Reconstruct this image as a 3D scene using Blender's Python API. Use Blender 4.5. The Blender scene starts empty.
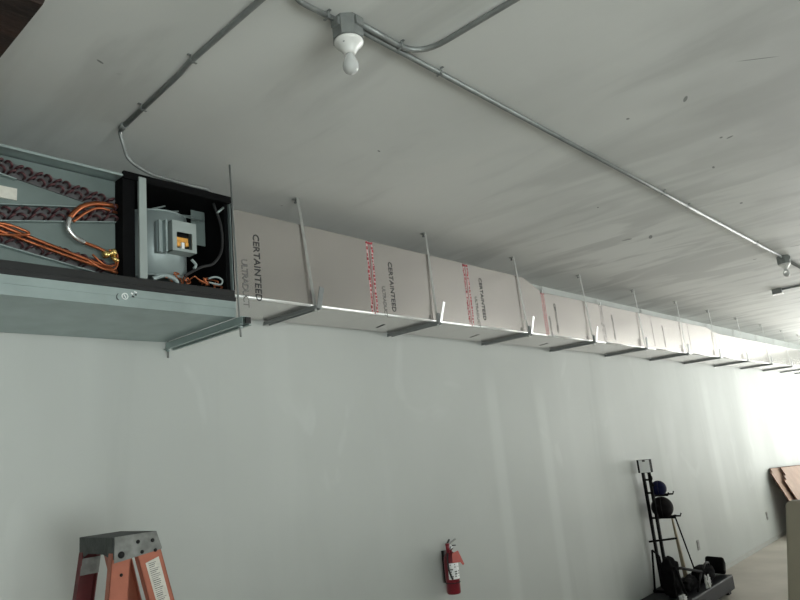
import bpy, bmesh, math, random
from mathutils import Vector, Matrix
random.seed(7)
SC = bpy.context.scene
COL = SC.collection
PI = math.pi
CEIL = 3.45

# ------------------------------------------------------------------ materials
def srgb(c):
    return tuple(((v/12.92) if v <= .04045 else ((v+.055)/1.055)**2.4) for v in c)

def mat(name, col, rough=.5, metal=0., var=.06, scale=8., bump=0., bscale=30., stretch=(1, 1, 1), emit=None, alpha=None, trans=0., spec=None):
    m = bpy.data.materials.new(name); m.use_nodes = True
    nt = m.node_tree; b = nt.nodes['Principled BSDF']
    tc = nt.nodes.new('ShaderNodeTexCoord'); mp = nt.nodes.new('ShaderNodeMapping')
    mp.inputs['Scale'].default_value = stretch
    nt.links.new(tc.outputs['Object'], mp.inputs['Vector'])
    n = nt.nodes.new('ShaderNodeTexNoise'); n.inputs['Scale'].default_value = scale; n.inputs['Detail'].default_value = 5
    nt.links.new(mp.outputs[0], n.inputs['Vector'])
    cr = nt.nodes.new('ShaderNodeValToRGB')
    lo = tuple(max(0, v*(1-var)) for v in col); hi = tuple(min(1, v*(1+var)) for v in col)
    cr.color_ramp.elements[0].position = .3; cr.color_ramp.elements[1].position = .7
    cr.color_ramp.elements[0].color = (*lo, 1); cr.color_ramp.elements[1].color = (*hi, 1)
    nt.links.new(n.outputs['Fac'], cr.inputs[0]); nt.links.new(cr.outputs[0], b.inputs['Base Color'])
    b.inputs['Roughness'].default_value = rough; b.inputs['Metallic'].default_value = metal
    if spec is not None: b.inputs['Specular IOR Level'].default_value = spec
    if trans: b.inputs['Transmission Weight'].default_value = trans
    if bump:
        n2 = nt.nodes.new('ShaderNodeTexNoise'); n2.inputs['Scale'].default_value = bscale; n2.inputs['Detail'].default_value = 4
        nt.links.new(mp.outputs[0], n2.inputs['Vector'])
        bp = nt.nodes.new('ShaderNodeBump'); bp.inputs['Strength'].default_value = bump; bp.inputs['Distance'].default_value = .02
        nt.links.new(n2.outputs['Fac'], bp.inputs['Height']); nt.links.new(bp.outputs[0], b.inputs['Normal'])
    return m

def paint_wall(name, base, patch, streak, rough):
    """painted plaster: soft mottling, vertical roller bands, pale filler patches, a few scuffs"""
    m = bpy.data.materials.new(name); m.use_nodes = True
    nt = m.node_tree; L = nt.links.new; N = nt.nodes.new
    b = nt.nodes['Principled BSDF']
    tc = N('ShaderNodeTexCoord')
    def noise(scale, stretch, detail=4, dist=0.):
        mp = N('ShaderNodeMapping'); mp.inputs['Scale'].default_value = stretch; L(tc.outputs['Object'], mp.inputs[0])
        n = N('ShaderNodeTexNoise'); n.inputs['Scale'].default_value = scale; n.inputs['Detail'].default_value = detail
        n.inputs['Distortion'].default_value = dist
        L(mp.outputs[0], n.inputs['Vector']); return n.outputs['Fac']
    def ramp(src, a, c, lo, hi):
        r = N('ShaderNodeMapRange'); r.inputs[1].default_value = a; r.inputs[2].default_value = c
        r.inputs[3].default_value = lo; r.inputs[4].default_value = hi; r.interpolation_type = 'SMOOTHSTEP'
        L(src, r.inputs[0]); return r.outputs[0]
    def mix(f, c1, c2):
        x = N('ShaderNodeMix'); x.data_type = 'RGBA'
        L(f, x.inputs[0])
        for s, c in ((6, c1), (7, c2)):
            if isinstance(c, tuple): x.inputs[s].default_value = (*c, 1)
            else: L(c, x.inputs[s])
        return x.outputs[2]
    c = mix(ramp(noise(.9, (1, 1, 1)), .35, .7, 0, .8), base, tuple(v*.93 for v in base))
    c = mix(ramp(noise(1.0, streak), .52, .66, 0, .28), c, patch)
    c = mix(ramp(noise(1.6, (1, 1, .7), 3, 1.5), .60, .72, 0, .35), c, patch)
    c = mix(ramp(noise(2.3, streak, 5, .4), .60, .75, 0, .35), c, tuple(v*.80 for v in base))
    sx = N('ShaderNodeSeparateXYZ'); L(tc.outputs['Object'], sx.inputs[0])
    if name == 'wall_paint':      # pale soft-edged strips at set spots along the wall
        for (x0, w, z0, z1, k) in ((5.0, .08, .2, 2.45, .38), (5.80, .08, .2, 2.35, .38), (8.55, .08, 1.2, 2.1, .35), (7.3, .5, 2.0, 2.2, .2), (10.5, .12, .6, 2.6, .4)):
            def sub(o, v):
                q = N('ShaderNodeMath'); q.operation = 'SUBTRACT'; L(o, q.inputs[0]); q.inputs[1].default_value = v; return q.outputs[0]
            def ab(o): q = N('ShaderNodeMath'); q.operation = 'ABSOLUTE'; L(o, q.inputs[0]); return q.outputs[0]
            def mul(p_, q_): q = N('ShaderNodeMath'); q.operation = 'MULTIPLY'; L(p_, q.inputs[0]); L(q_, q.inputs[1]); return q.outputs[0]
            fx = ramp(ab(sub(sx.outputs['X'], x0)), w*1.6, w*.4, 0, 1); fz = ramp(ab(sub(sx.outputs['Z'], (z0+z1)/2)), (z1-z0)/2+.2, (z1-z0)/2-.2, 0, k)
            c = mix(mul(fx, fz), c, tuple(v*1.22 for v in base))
    L(c, b.inputs['Base Color'])
    L(ramp(noise(1.3, streak), .35, .65, rough-.02, rough+.05), b.inputs['Roughness'])
    b.inputs['Specular IOR Level'].default_value = .22
    bp = N('ShaderNodeBump'); bp.inputs['Strength'].default_value = .06; bp.inputs['Distance'].default_value = .03
    L(noise(1.8, streak, 6, .5), bp.inputs['Height']); L(bp.outputs[0], b.inputs['Normal'])
    return m

def ceiling_mat():
    m = bpy.data.materials.new('painted_deck'); m.use_nodes = True
    nt = m.node_tree; L = nt.links.new; N = nt.nodes.new
    b = nt.nodes['Principled BSDF']; tc = N('ShaderNodeTexCoord')
    def noise(scale, stretch, detail=5, dist=0.):
        mp = N('ShaderNodeMapping'); mp.inputs['Scale'].default_value = stretch; L(tc.outputs['Object'], mp.inputs[0])
        n = N('ShaderNodeTexNoise'); n.inputs['Scale'].default_value = scale; n.inputs['Detail'].default_value = detail
        n.inputs['Distortion'].default_value = dist
        L(mp.outputs[0], n.inputs['Vector']); return n.outputs['Fac']
    def ramp(src, a, c, lo, hi):
        r = N('ShaderNodeMapRange'); r.inputs[1].default_value = a; r.inputs[2].default_value = c
        r.inputs[3].default_value = lo; r.inputs[4].default_value = hi; r.interpolation_type = 'SMOOTHSTEP'
        L(src, r.inputs[0]); return r.outputs[0]
    def mix(f, c1, c2):
        x = N('ShaderNodeMix'); x.data_type = 'RGBA'; L(f, x.inputs[0])
        for s, c in ((6, c1), (7, c2)):
            if isinstance(c, tuple): x.inputs[s].default_value = (*c, 1)
            else: L(c, x.inputs[s])
        return x.outputs[2]
    base = (.69, .70, .68)
    c = mix(ramp(noise(.8, (1, 1, 1)), .35, .68, 0, 1), base, tuple(v*.88 for v in base))
    c = mix(ramp(noise(2.2, (1.6, .28, 1), 6, .6), .50, .70, 0, .55), c, tuple(v*.74 for v in base))
    c = mix(ramp(noise(2.0, (1.3, .35, 1), 4, .6), .56, .74, 0, .45), c, (.70, .70, .68))
    c = mix(ramp(noise(5.5, (1.2, .8, 1), 2), .745, .78, 0, .8), c, (.12, .13, .125))
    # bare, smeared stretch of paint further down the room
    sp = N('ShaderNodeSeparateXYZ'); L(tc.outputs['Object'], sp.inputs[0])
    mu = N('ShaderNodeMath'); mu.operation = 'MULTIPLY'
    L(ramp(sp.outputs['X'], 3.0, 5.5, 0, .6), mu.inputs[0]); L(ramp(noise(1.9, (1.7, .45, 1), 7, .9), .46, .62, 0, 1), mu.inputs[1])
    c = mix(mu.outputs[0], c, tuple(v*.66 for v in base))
    # broad darker ellipse with a noisy edge near the front of the deck
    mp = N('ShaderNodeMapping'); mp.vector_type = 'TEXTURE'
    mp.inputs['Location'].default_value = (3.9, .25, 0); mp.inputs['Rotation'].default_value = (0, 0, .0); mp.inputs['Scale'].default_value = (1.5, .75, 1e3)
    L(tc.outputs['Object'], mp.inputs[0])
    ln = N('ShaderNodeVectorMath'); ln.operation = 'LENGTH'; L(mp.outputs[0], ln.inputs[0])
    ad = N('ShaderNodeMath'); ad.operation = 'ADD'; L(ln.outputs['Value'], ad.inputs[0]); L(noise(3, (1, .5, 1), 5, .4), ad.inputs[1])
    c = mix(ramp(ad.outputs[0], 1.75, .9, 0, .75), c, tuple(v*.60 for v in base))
    # paint chips and scratches, each at its own spot on the deck
    sx = N('ShaderNodeSeparateXYZ'); L(tc.outputs['Object'], sx.inputs[0])
    for (px, py, a, w, h) in ((3.30, .89, .5, .030, .009), (3.26, 1.17, 0, .010, .008), (5.50, 1.97, .4, .055, .014), (3.98, .885, 1.2, .02, .009), (3.94, .92, .3, .012, .008),
                              (3.20, .53, -.9, .085, .003), (4.37, 1.10, .2, .02, .007), (5.3, 1.2, .2, .02, .01), (4.4, 1.9, .3, .012, .006), (2.48, 2.2, .3, .012, .005), (1.05, 2.3, .4, .016, .005)):
        mp = N('ShaderNodeMapping'); mp.vector_type = 'TEXTURE'
        mp.inputs['Location'].default_value = (px, py, 0); mp.inputs['Rotation'].default_value = (0, 0, a); mp.inputs['Scale'].default_value = (w, h, 1e3)
        L(tc.outputs['Object'], mp.inputs[0])
        ln = N('ShaderNodeVectorMath'); ln.operation = 'LENGTH'; L(mp.outputs[0], ln.inputs[0])
        c = mix(ramp(ln.outputs['Value'], 1.25, .8, 0, .85), c, (.16, .17, .165))
    L(c, b.inputs['Base Color']); b.inputs['Roughness'].default_value = .6
    b.inputs['Specular IOR Level'].default_value = .3
    bp = N('ShaderNodeBump'); bp.inputs['Strength'].default_value = .12; bp.inputs['Distance'].default_value = .03
    L(noise(2.4, (1.4, .35, 1), 6, .5), bp.inputs['Height']); L(bp.outputs[0], b.inputs['Normal'])
    return m

M = {}
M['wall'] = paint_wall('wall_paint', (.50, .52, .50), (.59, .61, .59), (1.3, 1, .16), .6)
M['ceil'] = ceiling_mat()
M['floor'] = mat('concrete_floor', (.52, .475, .42), .6, 0, .14, 1.3, .15, 20)
M['base'] = mat('baseboard_paint', (.44, .445, .42), .5)
M['galv'] = mat('galvanized_steel', (.36, .43, .425), .42, .6, .10, 7, .05, 12)
M['galv_in'] = mat('galvanized_inner', (.33, .375, .365), .5, .25, .08, 6)
M['galv_dark'] = mat('dull_strut_steel', (.27, .285, .285), .5, .6, .15, 12)
M['strap'] = mat('hanging_strap_steel', (.50, .51, .495), .35, .75, .10, 15)
M['tab'] = mat('bright_bent_strap', (.80, .82, .82), .3, .7, .08, 15)
M['black'] = mat('black_insulation', (.004, .004, .0045), .9, 0, .3, 10, spec=.1)
M['blackrail'] = mat('black_rail', (.012, .0125, .013), .5, .1, .2, 9)
M['foil'] = mat('duct_board_facing', (.66, .622, .60), .22, .93, .03, 3, .04, 5)
M['glinttape'] = mat('glint_tape', (.92, .91, .90), .38, .55, .03, 14, .1, 40)
M['ink'] = mat('black_stencil_ink', (.03, .03, .032), .6)
M['inkpale'] = mat('worn_stencil_ink', (.16, .155, .15), .6)
M['red'] = mat('red_print', (.34, .035, .05), .6, 0, .25, 40)
M['redpale'] = mat('faded_red_print', (.50, .22, .22), .6, 0, .25, 40)
M['platedark'] = mat('dull_end_plate', (.155, .195, .187), .55, .2, .10, 5)
M['pink'] = mat('pink_print_band', (.60, .40, .40), .6, 0, .2, 30)
M['greyprint'] = mat('grey_seam_print', (.30, .28, .28), .6, 0, .25, 40)
M['copper'] = mat('copper_pipe', (.42, .135, .06), .36, .9, .25, 18)
M['copperdark'] = mat('tarnished_bend', (.085, .036, .04), .45, .5, .4, 25)
M['finplate'] = mat('coil_fin_plate', (.13, .125, .13), .5, .5, .2, 30)  # fin slab behind the bends, grey in its own colour
M['brass'] = mat('brass', (.65, .48, .18), .25, .9, .2, 25)
M['motor'] = mat('motor_grey', (.34, .40, .40), .45, .25, .06, 6)
M['capac'] = mat('amber_component', (.75, .36, .07), .5, 0, .3, 50)
M['conduit'] = mat('conduit_steel', (.27, .285, .28), .5, .6, .1, 20)
M['box'] = mat('zinc_junction_box', (.26, .275, .27), .5, .5, .12, 20)
M['porcelain'] = mat('white_lampholder', (.78, .78, .76), .25, 0, .02)
M['bulb'] = mat('frosted_glass_bulb', (.68, .69, .68), .12, 0, .02, trans=.25)
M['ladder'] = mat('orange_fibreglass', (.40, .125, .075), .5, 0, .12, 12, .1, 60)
M['ladderred'] = mat('dark_red_fibreglass', (.105, .014, .016), .6, 0, .3, 14)  # darker and redder than the other rails
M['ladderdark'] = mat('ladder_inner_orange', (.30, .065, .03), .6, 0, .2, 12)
M['cap'] = mat('weathered_aluminium', (.20, .205, .195), .5, .5, .35, 22, .15, 60)
M['captop'] = mat('dark_aluminium', (.05, .056, .054), .6, .3, .3, 22, .15, 60)  # darker aluminium for the cap's top and front plate
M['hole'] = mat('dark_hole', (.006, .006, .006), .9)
M['paper'] = mat('paper_label', (.62, .60, .54), .7, 0, .10, 40)
M['white'] = mat('white_card', (.92, .93, .93), .45, 0, .03)
M['printgrey'] = mat('small_print', (.12, .12, .12), .7)
M['extred'] = mat('extinguisher_red', (.19, .007, .018), .3, 0, .1, 10)
M['tagred'] = mat('orange_red_tag', (.42, .045, .028), .5, 0, .1, 20)
M['chrome'] = mat('nickel_valve', (.62, .63, .63), .25, .9, .1, 20)
M['rubber'] = mat('black_rubber', (.012, .012, .013), .55, 0, .3, 10)
M['steelblack'] = mat('black_powder_coat', (.005, .005, .0055), .7, 0, .2, 10, spec=.1)
M['blueball'] = mat('navy_ball_rubber', (.006, .008, .045), .7, 0, .2, 20, .1, 60, spec=.15)
M['blackball'] = mat('charcoal_ball_rubber', (.010, .008, .009), .75, 0, .2, 20, .1, 60, spec=.15)
M['bagcloth'] = mat('black_bag_cloth', (.005, .005, .0055), .9, 0, .3, 20, .4, 30, spec=.1)
M['towel'] = mat('crumpled_white_cloth', (.55, .56, .56), .9, 0, .1, 20, .4, 30)
M['darkmat'] = mat('grey_black_vinyl', (.013, .014, .017), .5, 0, .2, 5, .05, 20, spec=.25)
M['wood'] = mat('light_broom_wood', (.36, .31, .21), .6, 0, .15, 6, 0, 30, (1, 1, .2))
M['board'] = mat('pinkish_board', (.44, .29, .215), .65, 0, .10, 5, .1, 40)
M['boardedge'] = mat('shaded_board_edge', (.14, .06, .035), .8, 0, .2, 20)  # shade of the edges put into the colour, darker than the faces
M['beige'] = mat('beige_vinyl', (.30, .27, .21), .5, 0, .05, 3, .06, 8)
M['beam'] = mat('dark_brown_timber', (.020, .0075, .004), .8, 0, .8, 6, .5, 20, (.3, 2, 2))
M['splinter'] = mat('raw_broken_wood', (.30, .22, .17), .8, 0, .3, 30)
M['frame'] = mat('window_aluminium', (.35, .36, .36), .4, .6, .05)
M['plate'] = mat('dull_outlet_plate', (.27, .27, .25), .5)

def glass_mat():
    m = bpy.data.materials.new('window_glass'); m.use_nodes = True
    nt = m.node_tree; nt.nodes.clear()
    o = nt.nodes.new('ShaderNodeOutputMaterial'); x = nt.nodes.new('ShaderNodeMixShader')
    t = nt.nodes.new('ShaderNodeBsdfTransparent'); g = nt.nodes.new('ShaderNodeBsdfGlossy'); g.inputs['Roughness'].default_value = .02
    t.inputs[0].default_value = (.95, .97, .96, 1)
    x.inputs[0].default_value = .06
    nt.links.new(t.outputs[0], x.inputs[1]); nt.links.new(g.outputs[0], x.inputs[2]); nt.links.new(x.outputs[0], o.inputs[0])
    return m
M['glass'] = glass_mat()

# ------------------------------------------------------------------ mesh helpers
class MB:
    def __init__(s): s.bm = bmesh.new()
    def add(s, verts, faces, mi=0, smooth=False):
        vs = [s.bm.verts.new(v) for v in verts]
        for f in faces:
            try:
                fc = s.bm.faces.new([vs[i] for i in f]); fc.material_index = mi; fc.smooth = smooth
            except ValueError: pass
        return s
    def box(s, a, b, mi=0, mtx=None, bev=0.):
        x0, y0, z0 = a; x1, y1, z1 = b
        t = bmesh.new()
        vs = [t.verts.new(v) for v in ((x0, y0, z0), (x1, y0, z0), (x1, y1, z0), (x0, y1, z0), (x0, y0, z1), (x1, y0, z1), (x1, y1, z1), (x0, y1, z1))]
        for f in ((0, 3, 2, 1), (4, 5, 6, 7), (0, 1, 5, 4), (1, 2, 6, 5), (2, 3, 7, 6), (3, 0, 4, 7)): t.faces.new([vs[i] for i in f])
        if bev: bmesh.ops.bevel(t, geom=t.edges[:], offset=bev, segments=2, affect='EDGES', profile=.5)
        s.merge(t, mi, mtx); return s
    def merge(s, t, mi=0, mtx=None, smooth=None):
        if mtx is not None: bmesh.ops.transform(t, matrix=mtx, verts=t.verts)
        t.verts.index_update(); nv = [s.bm.verts.new(v.co) for v in t.verts]
        for f in t.faces:
            try:
                g = s.bm.faces.new([nv[v.index] for v in f.verts]); g.material_index = mi
                g.smooth = f.smooth if smooth is None else smooth
            except ValueError: pass
        t.free()
    def obb(s, p, q, w, h, up=(0, 0, 1), mi=0, bev=0.):
        """box bar from p to q with width w (sideways) and height h (along up)"""
        p = Vector(p); q = Vector(q); d = (q-p); L = d.length; d.normalize(); u = Vector(up)
        r = d.cross(u); r.normalize(); u = r.cross(d)
        mt = Matrix.Identity(4)
        for i, v in enumerate((d, r, u)):
            for j in range(3): mt[j][i] = v[j]
        mt.translation = p
        return s.box((0, -w/2, -h/2), (L, w/2, h/2), mi, mt, bev)
    def tube(s, pts, r, n=10, mi=0, caps=True):
        pts = [Vector(p) for p in pts]; rings = []
        prev = None
        for i, p in enumerate(pts):
            d = (pts[min(i+1, len(pts)-1)]-pts[max(i-1, 0)]).normalized()
            if prev is None:
                a = Vector((0, 0, 1)) if abs(d.z) < .9 else Vector((1, 0, 0)); u = d.cross(a).normalized()
            else: u = (prev-d*prev.dot(d)).normalized()
            prev = u; v = d.cross(u)
            rr = r[i] if isinstance(r, (list, tuple)) else r
            rings.append([s.bm.verts.new(p+(u*math.cos(2*PI*k/n)+v*math.sin(2*PI*k/n))*rr) for k in range(n)])
        for a, b in zip(rings, rings[1:]):
            for k in range(n):
                f = s.bm.faces.new((a[k], a[(k+1) % n], b[(k+1) % n], b[k])); f.smooth = True; f.material_index = mi
        if caps:
            f = s.bm.faces.new(rings[0][::-1]); f.material_index = mi; f = s.bm.faces.new(rings[-1]); f.material_index = mi
        return s
    def lathe(s, prof, c=(0, 0, 0), n=24, mi=0, mtx=None):
        t = bmesh.new(); rings = []
        for r, z in prof:
            rings.append([t.verts.new((r*math.cos(2*PI*k/n), r*math.sin(2*PI*k/n), z)) for k in range(n)] if r > 1e-6 else [t.verts.new((0, 0, z))])
        for a, b in zip(rings, rings[1:]):
            for k in range(n):
                k2 = (k+1) % n
                if len(a) == 1 and len(b) == 1: continue
                if len(a) == 1: f = t.faces.new((a[0], b[k], b[k2])) if False else t.faces.new((a[0], b[k2], b[k]))
                elif len(b) == 1: f = t.faces.new((a[k], a[k2], b[0]))
                else: f = t.faces.new((a[k], a[k2], b[k2], b[k]))
                f.smooth = True
        mt = Matrix.Translation(c)
        if mtx is not None: mt = mt @ mtx
        s.merge(t, mi, mt); return s
    def prism(s, poly, axis, a, b, mi=0):
        """poly: 2-d outline in the plane normal to axis; extruded from a to b"""
        def P(u, v, w):
            return {'x': (w, u, v), 'y': (u, w, v), 'z': (u, v, w)}[axis]
        n = len(poly)
        vs = [s.bm.verts.new(P(u, v, a)) for u, v in poly]+[s.bm.verts.new(P(u, v, b)) for u, v in poly]
        fs = [tuple(range(n))[::-1], tuple(range(n, 2*n))]+[(i, (i+1) % n, n+(i+1) % n, n+i) for i in range(n)]
        for f in fs:
            g = s.bm.faces.new([vs[i] for i in f]); g.material_index = mi
        return s
    def build(s, name, mats, parent=None, origin=None, rnd=True):
        bmesh.ops.recalc_face_normals(s.bm, faces=s.bm.faces)
        me = bpy.data.meshes.new(name)
        if not isinstance(mats, (list, tuple)): mats = [mats]
        off = Vector((0, 0, 0))
        if parent is not None: off = wpos(parent)
        elif origin is not None: off = Vector(origin)
        bmesh.ops.translate(s.bm, verts=s.bm.verts, vec=-off)
        s.bm.to_mesh(me); s.bm.free()
        for m in mats: me.materials.append(m)
        o = bpy.data.objects.new(name, me); COL.objects.link(o)
        if parent is not None: o.parent = parent
        else: o.location = off
        return o

def wpos(o):
    v = Vector((0, 0, 0))
    while o is not None: v = v+o.location; o = o.parent
    return v

def tag(o, label, cat, group=None, kind=None):
    if label: o['label'] = label
    if cat: o['category'] = cat
    if group: o['group'] = group
    if kind: o['kind'] = kind
    return o

def thing(name, loc, label, cat, group=None):
    o = bpy.data.objects.new(name, None); o.empty_display_size = .1; COL.objects.link(o); o.location = loc
    return tag(o, label, cat, group)

def struct(o): o['kind'] = 'structure'; return o

def smooth_path(pts, n=6):
    pts = [Vector(p) for p in pts]; out = []
    for i in range(len(pts)-1):
        p0 = pts[max(i-1, 0)]; p1 = pts[i]; p2 = pts[i+1]; p3 = pts[min(i+2, len(pts)-1)]
        for k in range(n):
            t = k/n
            out.append(.5*((2*p1)+(-p0+p2)*t+(2*p0-5*p1+4*p2-p3)*t*t+(-p0+3*p1-3*p2+p3)*t**3))
    out.append(pts[-1]); return out

def bez_arc(a, corner, b, n=8):
    a, corner, b = Vector(a), Vector(corner), Vector(b)
    return [a*(1-t)**2+corner*2*t*(1-t)+b*t*t for t in [i/n for i in range(n+1)]]

def text_mesh(name, body, size, m, parent, mtx, spacing=1.0, thin=0.0004):
    cu = bpy.data.curves.new(name, 'FONT'); cu.body = body; cu.size = size; cu.space_character = spacing
    cu.extrude = thin; cu.resolution_u = 2; cu.offset = 0.0006
    t = bpy.data.objects.new(name, cu); COL.objects.link(t)
    bpy.context.view_layer.update()
    me = bpy.data.meshes.new_from_object(t.evaluated_get(bpy.context.evaluated_depsgraph_get()))
    bpy.data.objects.remove(t); bpy.data.curves.remove(cu)
    me.transform(Matrix.Translation(-wpos(parent)) @ mtx)
    me.materials.clear(); me.materials.append(m)
    o = bpy.data.objects.new(name, me); COL.objects.link(o); o.parent = parent
    return o

# ------------------------------------------------------------------ the room
XL, XR, YN, YW = -2.5, 18.4, -4.6, 3.40
T = .2
struct(MB().box((XL-T, YN-T, -T), (XR+T, YW+T, 0)).build('floor', M['floor']))
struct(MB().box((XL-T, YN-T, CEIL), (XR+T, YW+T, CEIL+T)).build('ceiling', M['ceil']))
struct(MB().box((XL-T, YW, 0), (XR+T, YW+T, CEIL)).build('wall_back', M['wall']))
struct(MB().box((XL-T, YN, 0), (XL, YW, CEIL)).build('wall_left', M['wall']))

def wall_with_openings(name, axis, plane0, plane1, lo, hi, openings, m):
    """openings: (u0,u1,z0,z1) sorted by u"""
    mb = MB(); u = lo
    def bx(u0, u1, z0, z1):
        if u1-u0 < 1e-4 or z1-z0 < 1e-4: return
        if axis == 'x': mb.box((u0, plane0, z0), (u1, plane1, z1))
        else: mb.box((plane0, u0, z0), (plane1, u1, z1))
    for u0, u1, z0, z1 in openings:
        bx(u, u0, 0, CEIL); bx(u0, u1, 0, z0); bx(u0, u1, z1, CEIL); u = u1
    bx(u, hi, 0, CEIL)
    return struct(mb.build(name, m))

def window(n, axis, plane, u0, u1, z0, z1, mull):
    root = MB()
    d0, d1 = plane, plane+.08
    def bx(m_, a0, a1, c0, c1, e0=d0, e1=d1):
        if axis == 'x': m_.box((a0, e0, c0), (a1, e1, c1))
        else: m_.box((e0, a0, c0), (e1, a1, c1))
    w = .05
    bx(root, u0, u1, z0, z0+w); bx(root, u0, u1, z1-w, z1); bx(root, u0, u0+w, z0+w, z1-w); bx(root, u1-w, u1, z0+w, z1-w)
    for k in range(1, mull):
        c = u0+(u1-u0)*k/mull; bx(root, c-w/2, c+w/2, z0+w, z1-w)
    o = struct(root.build('window_%d' % n, M['frame']))
    for k in range(mull):
        a = u0+(u1-u0)*k/mull+w/2; b = u0+(u1-u0)*(k+1)/mull-w/2
        p = MB(); bx(p, a, b, z0+w, z1-w, plane+.035, plane+.041)
        p.build('pane', M['glass'], o)
    # portal guiding the daylight
    L = bpy.data.lights.new('daylight_portal', 'AREA'); L.shape = 'RECTANGLE'; L.size = u1-u0; L.size_y = z1-z0
    L.cycles.is_portal = True
    lo_ = bpy.data.objects.new('daylight_portal', L); COL.objects.link(lo_)
    out = .16 if plane > 0 else -.12
    if axis == 'x': lo_.location = ((u0+u1)/2, plane+out, (z0+z1)/2); lo_.rotation_euler = (PI/2, 0, 0)   # faces +Y
    else: lo_.location = (plane+out, (u0+u1)/2, (z0+z1)/2); lo_.rotation_euler = (PI/2, 0, PI/2)           # faces -X
    if axis == 'x': lo_.rotation_euler = (-PI/2, 0, 0) if plane > 0 else (PI/2, 0, 0)
    return o

R_OPEN = [(-4.2, -1.0, .25, 3.0), (-.6, 3.1, .25, 3.0)]
N_OPEN = [(-2.2, 2.0, 0.02, 2.4), (12.3, 16.3, .3, 2.9)]
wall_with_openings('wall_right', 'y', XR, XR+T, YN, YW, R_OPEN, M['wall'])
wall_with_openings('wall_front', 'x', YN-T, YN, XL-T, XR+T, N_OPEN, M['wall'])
window(1, 'y', XR+.05, *R_OPEN[0], 3); window(2, 'y', XR+.05, *R_OPEN[1], 3)
window(3, 'x', YN-.13, *N_OPEN[0], 3); window(4, 'x', YN-.13, *N_OPEN[1], 3)
struct(MB().box((XL, YW-.014, 0), (XR, YW, .06), bev=.004).build('baseboard_back', M['base']))

# ------------------------------------------------------------------ air handler
AX0, AX1, AY0, AY1, AZ0, AZ1 = .12, 1.906, 2.72, 3.385, 2.612, 3.218
ahu = thing('air_handler', (1.0, 3.05, AZ0), 'open galvanized air handler slung under the ceiling with coils and blower exposed', 'air conditioner')
c = MB()
c.box((AX0, AY0, AZ0), (AX1, AY1, AZ0+.006), bev=.002)              # underside
c.box((AX0, AY0-.004, AZ0), (AX1, AY0+.002, 2.688))                 # front lip
c.box((AX0, AY0-.008, 2.655), (AX1, AY0-.002, 2.690))               # upper hem of the lip
c.box((AX0, AY1-.006, AZ0+.006), (AX1, AY1, AZ1-.006))              # back
c.box((AX0, AY0, AZ1-.006), (AX1, AY1, AZ1))                        # top
c.box((AX0, AY0, AZ0+.006), (AX0+.006, AY1-.006, AZ1-.006))
c.box((AX1-.006, AY0+.002, AZ0+.006), (AX1, AY1-.006, AZ1-.006))
c.box((AX0, AY0-.006, 3.206), (1.34, AY0-.001, AZ1-.001))        # bright top hem
c.build('casing', M['galv'], ahu)
MB().box((AX0+.008, AY0+.03, 2.69), (1.36, AY1-.10, 2.70)).build('drip_pan', M['galv_in'], ahu)
# black liner of the blower compartment
ln = MB()
ln.box((1.375, AY1-.03, 2.70), (AX1-.008, AY1-.01, 3.209)); ln.box((AX1-.03, AY0+.02, 2.70), (AX1-.008, AY1-.03, 3.209))
ln.box((1.345, AY0+.004, 2.70), (1.40, AY1-.03, 3.209)); ln.box((1.40, AY0+.02, 3.203), (AX1-.03, AY1-.03, 3.211)); ln.box((1.40, AY0+.02, 2.69), (AX1-.03, AY1-.03, 2.702))
ln.build('black_liner', M['black'], ahu)
rl = MB()
rl.box((AX0, AY0-.012, 2.691), (AX1, AY0+.02, 2.712), bev=.003); rl.box((AX0, AY0-.004, 2.713), (AX1, AY0+.03, 2.748), bev=.003)
rl.build('bottom_rail', M['blackrail'], ahu)
MB().box((1.345, AY0-.006, 3.20), (AX1, AY0+.015, 3.236), bev=.003).box((1.905, AY0-.006, 2.749), (AX1-.001, AY0+.02, 3.199), bev=.003).build('top_rail', M['black'], ahu)
MB().box((1.412, AY0-.014, 2.745), (1.448, AY0+.004, 3.22), bev=.003).build('divider_post', M['galv_in'], ahu)

MB().box((AX0+.008, AY0+.075, 2.70), (1.344, AY0+.080, 3.208)).build('end_plate', M['platedark'], ahu)
# refrigerant coils: slanted fin slabs seen from their ends, rows of return bends on them
def coil(p, q, h, count):
    p = Vector(p); q = Vector(q); d = (q-p).normalized(); L = (q-p).length
    up = Vector((-d.z, 0, d.x))
    y0 = AY0+.068
    slab = MB().obb(p+Vector((0, y0+.003, 0)), q+Vector((0, y0+.003, 0)), .006, h, up=up).build('coil', M['finplate'], ahu)
    # bend prototype in slab coordinates
    proto = None
    step = L/count
    for i in range(count):
        for row in (0, 1):
            c0 = p+d*(step*(i+.30+.42*row))+up*(h*(.24-.48*row)); c0.y = y0-.012
            ang = .65 if (i+row) % 2 else -.65
            if proto is None:
                b = MB(); pts = []
                for k in range(9):
                    a = PI*k/8; pts.append((-.0135*math.cos(a), -.020*math.sin(a), 0))
                b.tube([(-.0135, .012, 0)]+pts+[(.0135, .012, 0)], .0054, 8)
                proto = b.build('return_bend', M['copperdark']); o = proto
            else:
                o = proto.copy(); COL.objects.link(o)
            o.parent = slab; o.location = c0-wpos(slab); o.rotation_euler = (0, math.atan2(-d.z, d.x)+ang, 0)
    return slab
coil((.70, 0, 3.182), (1.338, 0, 3.088), .060, 17)
coil((.70, 0, 2.925), (1.338, 0, 3.040), .056, 17)
coil((.70, 0, 2.895), (1.338, 0, 2.785), .056, 17)
fl = MB()
for a, b in (((.70, 3.145), (.93, 3.110)), ((.70, 2.890), (1.338, 3.008)), ((.70, 2.961), (1.338, 3.073)), ((.70, 2.855), (1.338, 2.750))):
    fl.obb((a[0], AY0+.062, a[1]), (b[0], AY0+.062, b[1]), .02, .004, up=(0, 0, 1))
fl.build('coil_flange', M['galv'], ahu)
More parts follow.
